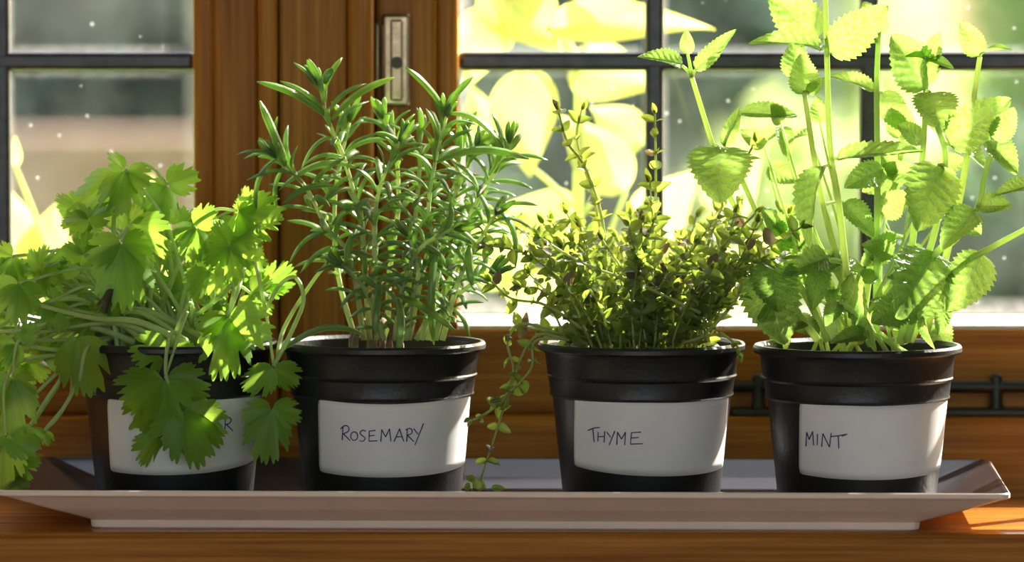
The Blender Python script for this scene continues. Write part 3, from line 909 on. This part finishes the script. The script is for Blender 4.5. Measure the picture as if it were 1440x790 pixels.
# the long needles that stand out at the tops
for bx, by, tx, ty, y0, y1, nn, k in [
    (460, 165, 358, 120, -.010, -.022, V((.2, -.6, 1)), 4), (466, 168, 558, 113, -.010, -.018, V((-.3, -.7, .8)), 4), (402, 228, 365, 143, -.02, -.028, V((-.2, -1, .2)), 0),
    (450, 120, 430, 93, -.01, -.014, CAMN, 1), (456, 118, 467, 97, -.01, -.012, CAMN, 1), (626, 158, 566, 96, -.026, -.034, V((.3, -.7, .7)), 4), (628, 160, 668, 109, -.026, -.032, V((-.4, -.7, .5)), 4),
    (630, 160, 722, 184, -.026, -.036, V((0, -.4, 1)), 3), (388, 222, 336, 208, -.02, -.028, UPN, 1), (388, 224, 335, 285, -.02, -.026, V((-.7, -.4, .7)), 3), (399, 235, 380, 295, -.02, -.018, V((-.7, -.4, .5)), 1),
    (615, 228, 742, 217, -.028, -.05, V((0, -.4, 1)), 0), (470, 262, 398, 282, -.014, -.034, V((0, -.5, 1)), 0), (500, 236, 395, 234, -.012, -.024, UPN, 2), (560, 200, 536, 182, -.03, -.034, UPC, 3),
    (700, 296, 744, 355, -.04, -.05, V((.4, -.5, .9)), 3), (690, 300, 755, 285, -.03, -.045, UPN, 0), (615, 345, 600, 480, -.04, -.052, V((-.4, -.9, .2)), 1), (660, 345, 664, 400, -.045, -.055, CAMN, 0),
    (560, 420, 562, 492, -.045, -.058, V((.2, -1, .1)), 1), (535, 402, 528, 470, -.045, -.055, CAMN, 0), (560, 415, 640, 462, -.04, -.058, UPC, 0), (510, 470, 395, 462, -.03, -.04, UPN, 2)]:
    rneedle(at(bx, by, rosP.y + y0), at(tx, ty, rosP.y + y1), nn, 0.0046, k)
def spread_leaves(root, rec, cap, mat_merge_name):
    """the nearest become leaves of their own, the rest one mass"""
    rec.sort(key=lambda q: q[0])
    for _, mt, me in rec[:cap]: link('leaf', me, root, mt)
    rest = rec[cap:]
    if not rest: return
    mats, vs, fs, mi = [], [], [], []
    for _, mt, me in rest:
        o = len(vs)
        vs += [mt @ v.co for v in me.vertices]
        for p in me.polygons:
            m = me.materials[p.material_index]
            if m not in mats: mats.append(m)
            fs.append(tuple(o + i for i in p.vertices)); mi.append(mats.index(m))
    tag(link('inner_foliage', mesh('inner_foliage', vs, fs, mats, True, mi), root), kind='stuff')
spread_leaves(rosR, RLEAF, 300, 'x')
for i in range(7):
    a = rn(0, 6.28); r = rn(0.004, 0.024)
    b0 = rosP + V((r * math.cos(a), r * math.sin(a), 0.076))
    stem(rosR, [b0, b0 + V((rn(-.004, .004), rn(-.004, .004), .012)), b0 + V((rn(-.008, .008), rn(-.006, .006), .024))], 0.0024, 0.0016, M['ros_wood'], 7, 4, 'woody_stem')

# ------------------------------------------------------------------ thyme
random.seed(33)
TLEAF = []
def tleaf(p, d, ln, nrm, wf=0.62, k=None):
    kk = random.choices(range(5), (4, 3, 4, 4, 1))[0] if k is None else k
    TLEAF.append((p.y, frame(p, p + d.normalized() * ln, nrm, ln * wf), THY[kk]))
def tstem(P, r0=0.0008, start=0.15, gap=0.0062, lsz=0.0084, n=5):
    stem(thyR, P, r0, r0 * 0.6, M['thy_stem'], n, 5)
    path = catmull(P, 8)
    L = [0.0]
    for a, b in zip(path, path[1:]): L.append(L[-1] + (b - a).length)
    tot = L[-1]; s = tot * start; kk = random.randrange(2)
    while s < tot:
        i = min(max(j for j in range(len(L)) if L[j] <= s), len(path) - 2)
        p = path[i].lerp(path[i + 1], (s - L[i]) / max(1e-6, L[i + 1] - L[i]))
        d = (path[i + 1] - path[i]).normalized()
        az = kk * math.pi / 2 + rn(-.6, .6)
        sx = d.cross(V((0.1, -1, 0.1))).normalized(); sy = d.cross(sx)
        for sg in (0, math.pi):
            rad = sx * math.cos(az + sg) + sy * math.sin(az + sg)
            dr = rad + d * rn(0.1, 0.9) + V((0, 0, 0.1))
            tleaf(p, dr, lsz * rn(0.7, 1.25), d * .3 + V((0, -.8, .55)) + jit(.6), rn(.52, .74))
            if random.random() < 0.3:
                tleaf(p, dr + jit(.8), lsz * rn(0.4, 0.6), d + V((0, -.3, .6)) + jit(.5))
        kk += 1
        s += gap * rn(0.75, 1.3)
    d = (path[-1] - path[-3]).normalized()
    for q in range(3): tleaf(path[-1], d + jit(.5), lsz * rn(.6, .95), V((0, -1, .3)) + jit(.4), .5)
for i in range(98):
    a = rn(0, 2 * math.pi); r = 0.038 * math.sqrt(random.random())
    b0 = thyP + V((r * math.cos(a), r * math.sin(a), 0.080))
    ln = rn(0.036, 0.102)
    lean = V((math.cos(a), 0.75 * math.sin(a), 0)) * rn(0.1, 1.05) + V((rn(-.3, .25), rn(-.2, .2), 0))
    up = V((0, 0, 1))
    m1 = b0 + (up * 0.9 + lean * 0.45) * ln * 0.4 + jit(.004)
    m2 = m1 + (up * 0.75 + lean * 0.8) * ln * 0.33 + jit(.006)
    e = m2 + (up * rn(.2, .9) + lean * 0.9) * ln * 0.33 + jit(.006)
    tstem([b0, m1, m2, e])
TP = lambda pts, y0, y1: [at(x, y, thyP.y + y0 + (y1 - y0) * i / (len(pts) - 1)) for i, (x, y) in enumerate(pts)]
for pts, y0, y1, sz in [
    ([(850, 478), (850, 330), (825, 240), (798, 200), (785, 155)], -.01, -.02, .0078), ([(905, 478), (920, 350), (922, 250), (921, 160)], -.005, -.012, .0085),
    ([(870, 478), (840, 300), (812, 200), (818, 155)], .01, .015, .0075), ([(960, 478), (1000, 330), (1040, 240), (1062, 200)], .0, .0, .008),
    ([(980, 480), (1020, 440), (1043, 400), (1040, 330), (1062, 300)], -.03, -.04, .0075), ([(985, 440), (900, 400), (820, 370), (756, 332)], -.04, -.055, .007),
    ([(840, 478), (770, 430), (720, 420), (690, 395)], -.02, -.03, .0085), ([(830, 480), (790, 400), (740, 330), (700, 310)], .0, -.005, .0075),
    ([(940, 480), (960, 400), (1000, 380), (1060, 360)], -.02, -.03, .008), ([(960, 482), (1010, 470), (1035, 485), (1040, 500)], -.04, -.055, .006)]:
    tstem(TP(pts, y0, y1), 0.001, 0.3, 0.009, sz, 6)
# trailing shoots over the left side of the pot
for pts, y0, y1 in [([(800, 478), (760, 470), (738, 492), (718, 545), (700, 600), (682, 655), (672, 684)], -.035, -.04),
                    ([(790, 470), (735, 455), (714, 480), (722, 520), (712, 555)], -.02, -.034), ([(795, 476), (752, 480), (748, 515), (728, 540), (705, 560)], -.03, -.04),
                    ([(712, 555), (692, 575), (672, 588), (664, 590)], -.038, -.042)]:
    tstem(TP(pts, y0, y1), 0.0009, 0.35, 0.0105, 0.0078, 6)
for x, y, tx, ty, k in [(662, 684, 652, 684, 0), (672, 688, 668, 672, 0), (690, 688, 712, 686, 0), (668, 676, 656, 668, 1)]:
    b0 = at(x, y, -.055); t0 = at(tx, ty, -.055)
    TLEAF.append((-1, frame(b0, t0, V((0, -.7, .7)), .0055), THY[k]))
spread_leaves(thyR, TLEAF, 300, 'x')

# ------------------------------------------------------------------ coriander
random.seed(57)
def cleaf(b0, t0, nrm, wf=1.0, k=None):
    L = (t0 - b0).length
    return link('leaf', FAN[random.randrange(6)] if k is None else k, corR, frame(b0, t0, nrm, L * wf))
def cst(P, r0=0.0014, r1=0.0008): return stem(corR, P, r0, r1, M['cor_stem'], 7, 6)
CB = lambda: corP + V((rn(-.03, .03), rn(-.025, .025), 0.079))
def cluster(nx, ny, y, tips, via=None, wf=1.0, nrm=None):
    nd = at(nx, ny, corP.y + y)
    for (tx, ty, dy) in tips:
        t0 = at(tx, ty, corP.y + y + dy)
        cleaf(nd, t0, (nrm or V((-(tx - nx) * .010 + rn(-.35, .35), -1, rn(-.15, .8)))), wf * rn(.78, .98))
    if via == 'none': return
    b0 = CB()
    if via: pts = [b0] + [at(x, yy, corP.y + dy) for x, yy, dy in via] + [nd]
    else:
        mid = b0.lerp(nd, 0.55) + V((0, 0, 0.018 + 0.1 * abs(nd.x - b0.x)))
        pts = [b0, b0.lerp(mid, .5) + V((0, 0, .006)), mid, nd]
    cst(pts)
C = [
    # front hanging
    (321, 443, -.050, [(273, 470, -.01), (378, 478, -.01), (316, 536, -.014)], [(300, 425, -.03), (328, 400, -.045)]),
    (239, 486, -.050, [(184, 505, -.010), (268, 532, .006)], [(270, 430, -.03), (258, 440, -.048)], 1.2),
    (232, 532, -.056, [(166, 574, -.014), (204, 618, .004), (294, 560, -.002), (240, 600, -.006)], [(262, 440, -.04), (252, 470, -.055)], 1.2),
    (258, 574, -.060, [(312, 628, -.002), (284, 656, -.014), (240, 640, .004)], 'none', 1.15),
    (222, 612, -.050, [(196, 655, -.002)], 'none'),
    (385, 515, -.050, [(342, 552, -.004), (424, 542, -.004)], [(345, 360, -.03), (372, 430, -.046)]),
    (382, 572, -.052, [(340, 590, -.004), (424, 590, -.004), (372, 654, -.006)], 'none'),
    # crown
    (176, 238, -.018, [(152, 214, -.004), (164, 308, -.012), (212, 262, -.004)], None),
    (168, 246, -.014, [(104, 316, .006)], 'none'),
    (235, 260, -.010, [(281, 240, .004), (222, 314, -.012), (200, 262, .004)], [(160, 330, -.01), (188, 238, -.01), (214, 236, -.01)]),
    (171, 340, -.040, [(126, 368, -.01), (213, 350, -.008), (182, 436, -.012)], [(150, 380, -.03), (178, 322, -.04)]),
    (184, 312, -.034, [(238, 360, -.01), (196, 290, -.004)], None),
    (276, 320, -.030, [(270, 370, -.01), (240, 330, -.004), (300, 290, -.004)], None),
    (322, 345, -.036, [(376, 326, -.008), (300, 310, -.006), (330, 400, -.008), (288, 372, -.006)], None),
    (334, 296, -.030, [(352, 274, -.004), (402, 310, -.008), (368, 350, -.010)], [(270, 330, -.02), (300, 296, -.03)]),
    (296, 380, -.034, [(264, 420, -.008), (318, 418, -.006), (286, 340, -.004)], None),
    (375, 405, .010, [(412, 372, .0), (350, 370, .0), (402, 410, .0)], None),
    # left sprawl
    (70, 425, -.030, [(92, 466, -.006), (60, 452, -.006)], None),
    (27, 398, -.034, [(-10, 416, -.004), (22, 456, -.010), (52, 438, -.006)], None),
    (18, 360, -.010, [(-14, 345, .0), (14, 400, -.006)], None),
    (60, 380, -.012, [(100, 350, -.004), (40, 350, .0), (84, 416, -.008)], None),
    (25, 484, -.036, [(44, 452, -.004), (-16, 500, -.006), (10, 520, -.006)], None),
    (18, 530, -.044, [(14, 616, -.008), (-24, 566, -.004), (50, 556, -.004)], [(60, 490, -.03), (26, 480, -.042)]),
    (40, 605, -.040, [(62, 618, .0), (36, 640, -.004)], [(112, 500, -.02), (80, 545, -.03)]),
    (62, 605, -.030, [(70, 628, -.002), (46, 612, .0)], [(114, 506, -.02), (98, 560, -.025)]),
    (8, 612, -.046, [(56, 630, -.006), (2, 690, -.006), (-26, 630, -.004)], [(70, 500, -.02), (10, 530, -.045)]),
    (10, 640, -.020, [(60, 652, -.004), (20, 690, -.008), (40, 686, -.008)], 'none'),
    (120, 300, .0, [(80, 270, .0), (100, 340, -.006), (150, 280, .0)], None),
    (110, 470, -.045, [(128, 560, -.004)], 'none'),
]
for c in C: cluster(*c)
link('leaf', FAN_DRY, corR, frame(at(160, 405, corP.y - .045), at(142, 446, corP.y - .05), V((.3, -1, .2)), 0.008))
# random leaves filling the crown and the sprawl
for i in range(58):
    if i < 36: x, y, yy = rn(100, 375), rn(285, 455), rn(-.03, .04)
    else: x, y, yy = rn(-60, 100), rn(365, 525), rn(-.02, .045)
    tips = []
    a0 = rn(0, 6.28)
    for q in range(3):
        a = a0 + (q - 1) * rn(1.1, 1.5)
        tips.append((x + math.cos(a) * rn(24, 42), y + math.sin(a) * rn(24, 42), rn(-.01, .008)))
    cluster(x, y, yy, tips, None, 1.0, V((rn(-.6, .6), -1, rn(-.1, .9))))
# bundle of pale stalks leaning out to the left
for i in range(26):
    b0 = at(rn(150, 290), rn(474, 484), corP.y + rn(-.035, .03))
    ex, ey = rn(-30, 60), rn(400, 500)
    e = at(ex, ey, corP.y + rn(-.04, .03))
    mid = b0.lerp(e, .5) + V((0, rn(-.004, .004), rn(0.0, 0.014)))
    cst([b0, b0.lerp(mid, .5) + V((0, 0, rn(.002, .008))), mid, e], rn(.0014, .0022), .0009)
for pts in [[(116, 494, -.03), (95, 520, -.032), (60, 570, -.036), (38, 606, -.04)], [(118, 500, -.03), (108, 540, -.03), (82, 585, -.03), (62, 606, -.03)], [(116, 490, -.028), (90, 515, -.03), (52, 552, -.035)],
            [(385, 515, -.05), (412, 462, -.045), (427, 420, -.04), (415, 390, -.035), (392, 402, -.03), (370, 440, -.025), (330, 482, -.02)],
            [(390, 505, -.048), (400, 460, -.03), (440, 395, -.02), (470, 360, -.015)], [(320, 443, -.05), (334, 410, -.048), (345, 375, -.03)],
            [(262, 478, -.04), (240, 470, -.058), (234, 530, -.056), (262, 572, -.058)], [(128, 480, -.04), (118, 500, -.05), (112, 540, -.05)]]:
    cst([at(x, y, corP.y + d) for x, y, d in pts], .0013, .0010)

# ------------------------------------------------------------------ garden outside the window
GZ = -1.0
lawn = merged('garden_ground', [((-40, 0.24, GZ - 0.2), (40, 90, GZ))], M['lawn'])
tag(lawn, kind='structure')

random.seed(71)
def garden_plant(name, label, spec, Y, root_px, top_py):
    """spec: base px, tip px, width px, dY"""
    rt = at(root_px, 300, Y); rt.z = GZ
    g = tag(empty(name, rt), label, 'plant')
    top = at(root_px, top_py, Y)
    main = [rt, rt.lerp(top, .4) + V((.02, .02, 0)), rt.lerp(top, .8), top]
    stem(g, main, .006, .003, M['mint_stem'], 8, 6)
    for bx, by, tx, ty, w, d0, d1, k in spec:
        b0, t0 = at(bx, by, Y + d0), at(tx, ty, Y + d1)
        sc = (Y + d0 - CAM.y) / FPX
        link('leaf', BROAD[k], g, frame(b0, t0, V((rn(-.3, .3), -1, rn(-.1, .5))), w * sc))
        q = main[1].lerp(top, min(1, max(.2, 1 - (by - top_py) / 900)))
        stem(g, [q, q.lerp(b0, .5) + V((0, 0, .004)), b0], .002, .0014, M['mint_stem'], 6, 4)
    return g
garden_plant('broad_leaved_plant', 'broad pale yellow-green leaves outside the glass behind rosemary and thyme', [
    (700, 10, 655, 120, 90, .0, -.02, 0), (690, -40, 790, 78, 120, .0, -.02, 2), (770, 40, 998, 28, 76, -.02, -.05, 0), (770, 8, 700, -60, 80, .0, .0, 1),
    (735, 95, 745, 250, 108, .0, -.02, 2), (800, 92, 925, 120, 96, .0, -.02, 0), (905, 200, 830, 150, 70, .02, .02, 2), (880, 270, 790, 160, 90, .0, .0, 0),
    (690, 200, 660, 120, 60, .02, .02, 1), (820, 330, 700, 290, 110, .02, .0, 2), (900, 330, 980, 240, 90, .02, .0, 0), (720, 400, 660, 300, 100, .02, .0, 1),
    (950, 420, 860, 330, 110, .03, .0, 2), (1000, 300, 1070, 220, 80, .02, .0, 0), (790, 440, 700, 380, 90, .0, .0, 0), (1020, 420, 1090, 330, 110, .03, .0, 1), (860, 0, 900, -80, 70, .0, .0, 1)],
    0.30, 815, 90)
garden_plant('broad_leaved_plant', 'bright yellow-green leaves outside the glass behind the coriander', [
    (30, 370, 10, 262, 84, .0, .0, 2), (60, 400, 75, 285, 90, .0, .0, 0), (120, 420, 130, 320, 80, .0, .0, 1), (20, 440, -60, 330, 100, .0, .0, 2), (200, 420, 215, 245, 70, .25, .25, 0),
    (22, 235, 20, 190, 24, -.06, -.06, 0), (100, 460, 60, 380, 90, .0, .0, 1), (180, 480, 170, 380, 90, .0, .0, 2), (240, 470, 250, 370, 80, .0, .0, 0)], 0.34, 80, 400)

def shrub(name, label, c, rad, n, mat, size=0.05, seed=0, cat='shrub'):
    rnd = random.Random(seed)
    rt = V((c[0], c[1], GZ))
    g = tag(empty(name, rt), label, cat)
    vs, fs = [], []
    for i in range(n):
        d = V((rnd.gauss(0, 1), rnd.gauss(0, 1), rnd.gauss(0, 1))).normalized()
        k = rnd.uniform(0.55, 1.0) + 0.12 * noise.noise(d * 3 + V((seed, 0, 0)))
        p = V((c[0] + d.x * rad[0] * k, c[1] + d.y * rad[1] * k, c[2] + d.z * rad[2] * k))
        if p.z < GZ + 0.03: continue
        a = V((rnd.gauss(0, 1), rnd.gauss(0, 1), rnd.gauss(0, 1))).normalized() * size * rnd.uniform(.6, 1.2)
        b = a.cross(V((rnd.gauss(0, 1), rnd.gauss(0, 1), rnd.gauss(0, 1)))).normalized() * size * .3
        nn = a.cross(b).normalized() * size * .08
        o = len(vs)
        vs += [p - a, p + b + nn, p + a, p - b + nn]
        fs += [(o, o + 1, o + 2), (o, o + 2, o + 3)]
    tag(link('foliage', mesh('foliage', vs, fs, mat, False), g), kind='stuff')
    stem(g, [rt, rt + V((.03, 0, .3)), V((c[0], c[1], c[2]))], .04, .02, M['bark'], 8, 4, 'trunk')
    return g
def gx(px, Y): return at(px, 200, Y).x
shrub('evergreen_shrub', 'dark grey-green evergreen shrub beyond the left window', (gx(60, 8.0), 8.0, 0.15), (1.0, .8, 1.3), 16000, M['hedge'], .10, 1)
shrub('evergreen_shrub', 'dark green evergreen shrub behind the yellow leaves of right window', (gx(790, 10.6), 10.6, 0.1), (0.70, .8, 1.3), 14000, M['hedge'], .10, 2)
shrub('leafy_shrub', 'sunlit pale green shrub in the garden behind the mint', (gx(1230, 7.0), 7.0, -0.72), (0.60, .6, 0.78), 7000, M['shrub'], .07, 3)
shrub('leafy_shrub', 'mottled green shrub low at the right edge of window', (gx(1440, 3.2), 3.2, -0.52), (0.24, .35, 0.66), 9000, M['shrub2'], .04, 4)
shrub('garden_tree', 'hazy light green tree far away beyond the mint', (gx(1010, 26), 26, 0.2), (1.15, 1.2, 2.2), 6000, M['shrub'], .16, 5, 'tree')
shrub('garden_tree', 'hazy light green tree far away at the right edge of window', (gx(1560, 24), 24, 0.1), (0.72, 1.0, 2.0), 5000, M['shrub'], .14, 6, 'tree')
bw = box('garden_wall', (gx(-250, 6.2), 6.2, GZ), (gx(330, 6.2), 6.42, Z(190, 6.2)), M['brick'], None, 0.01)
tag(bw, 'low blurred brick wall in the garden beyond the left window', 'wall')
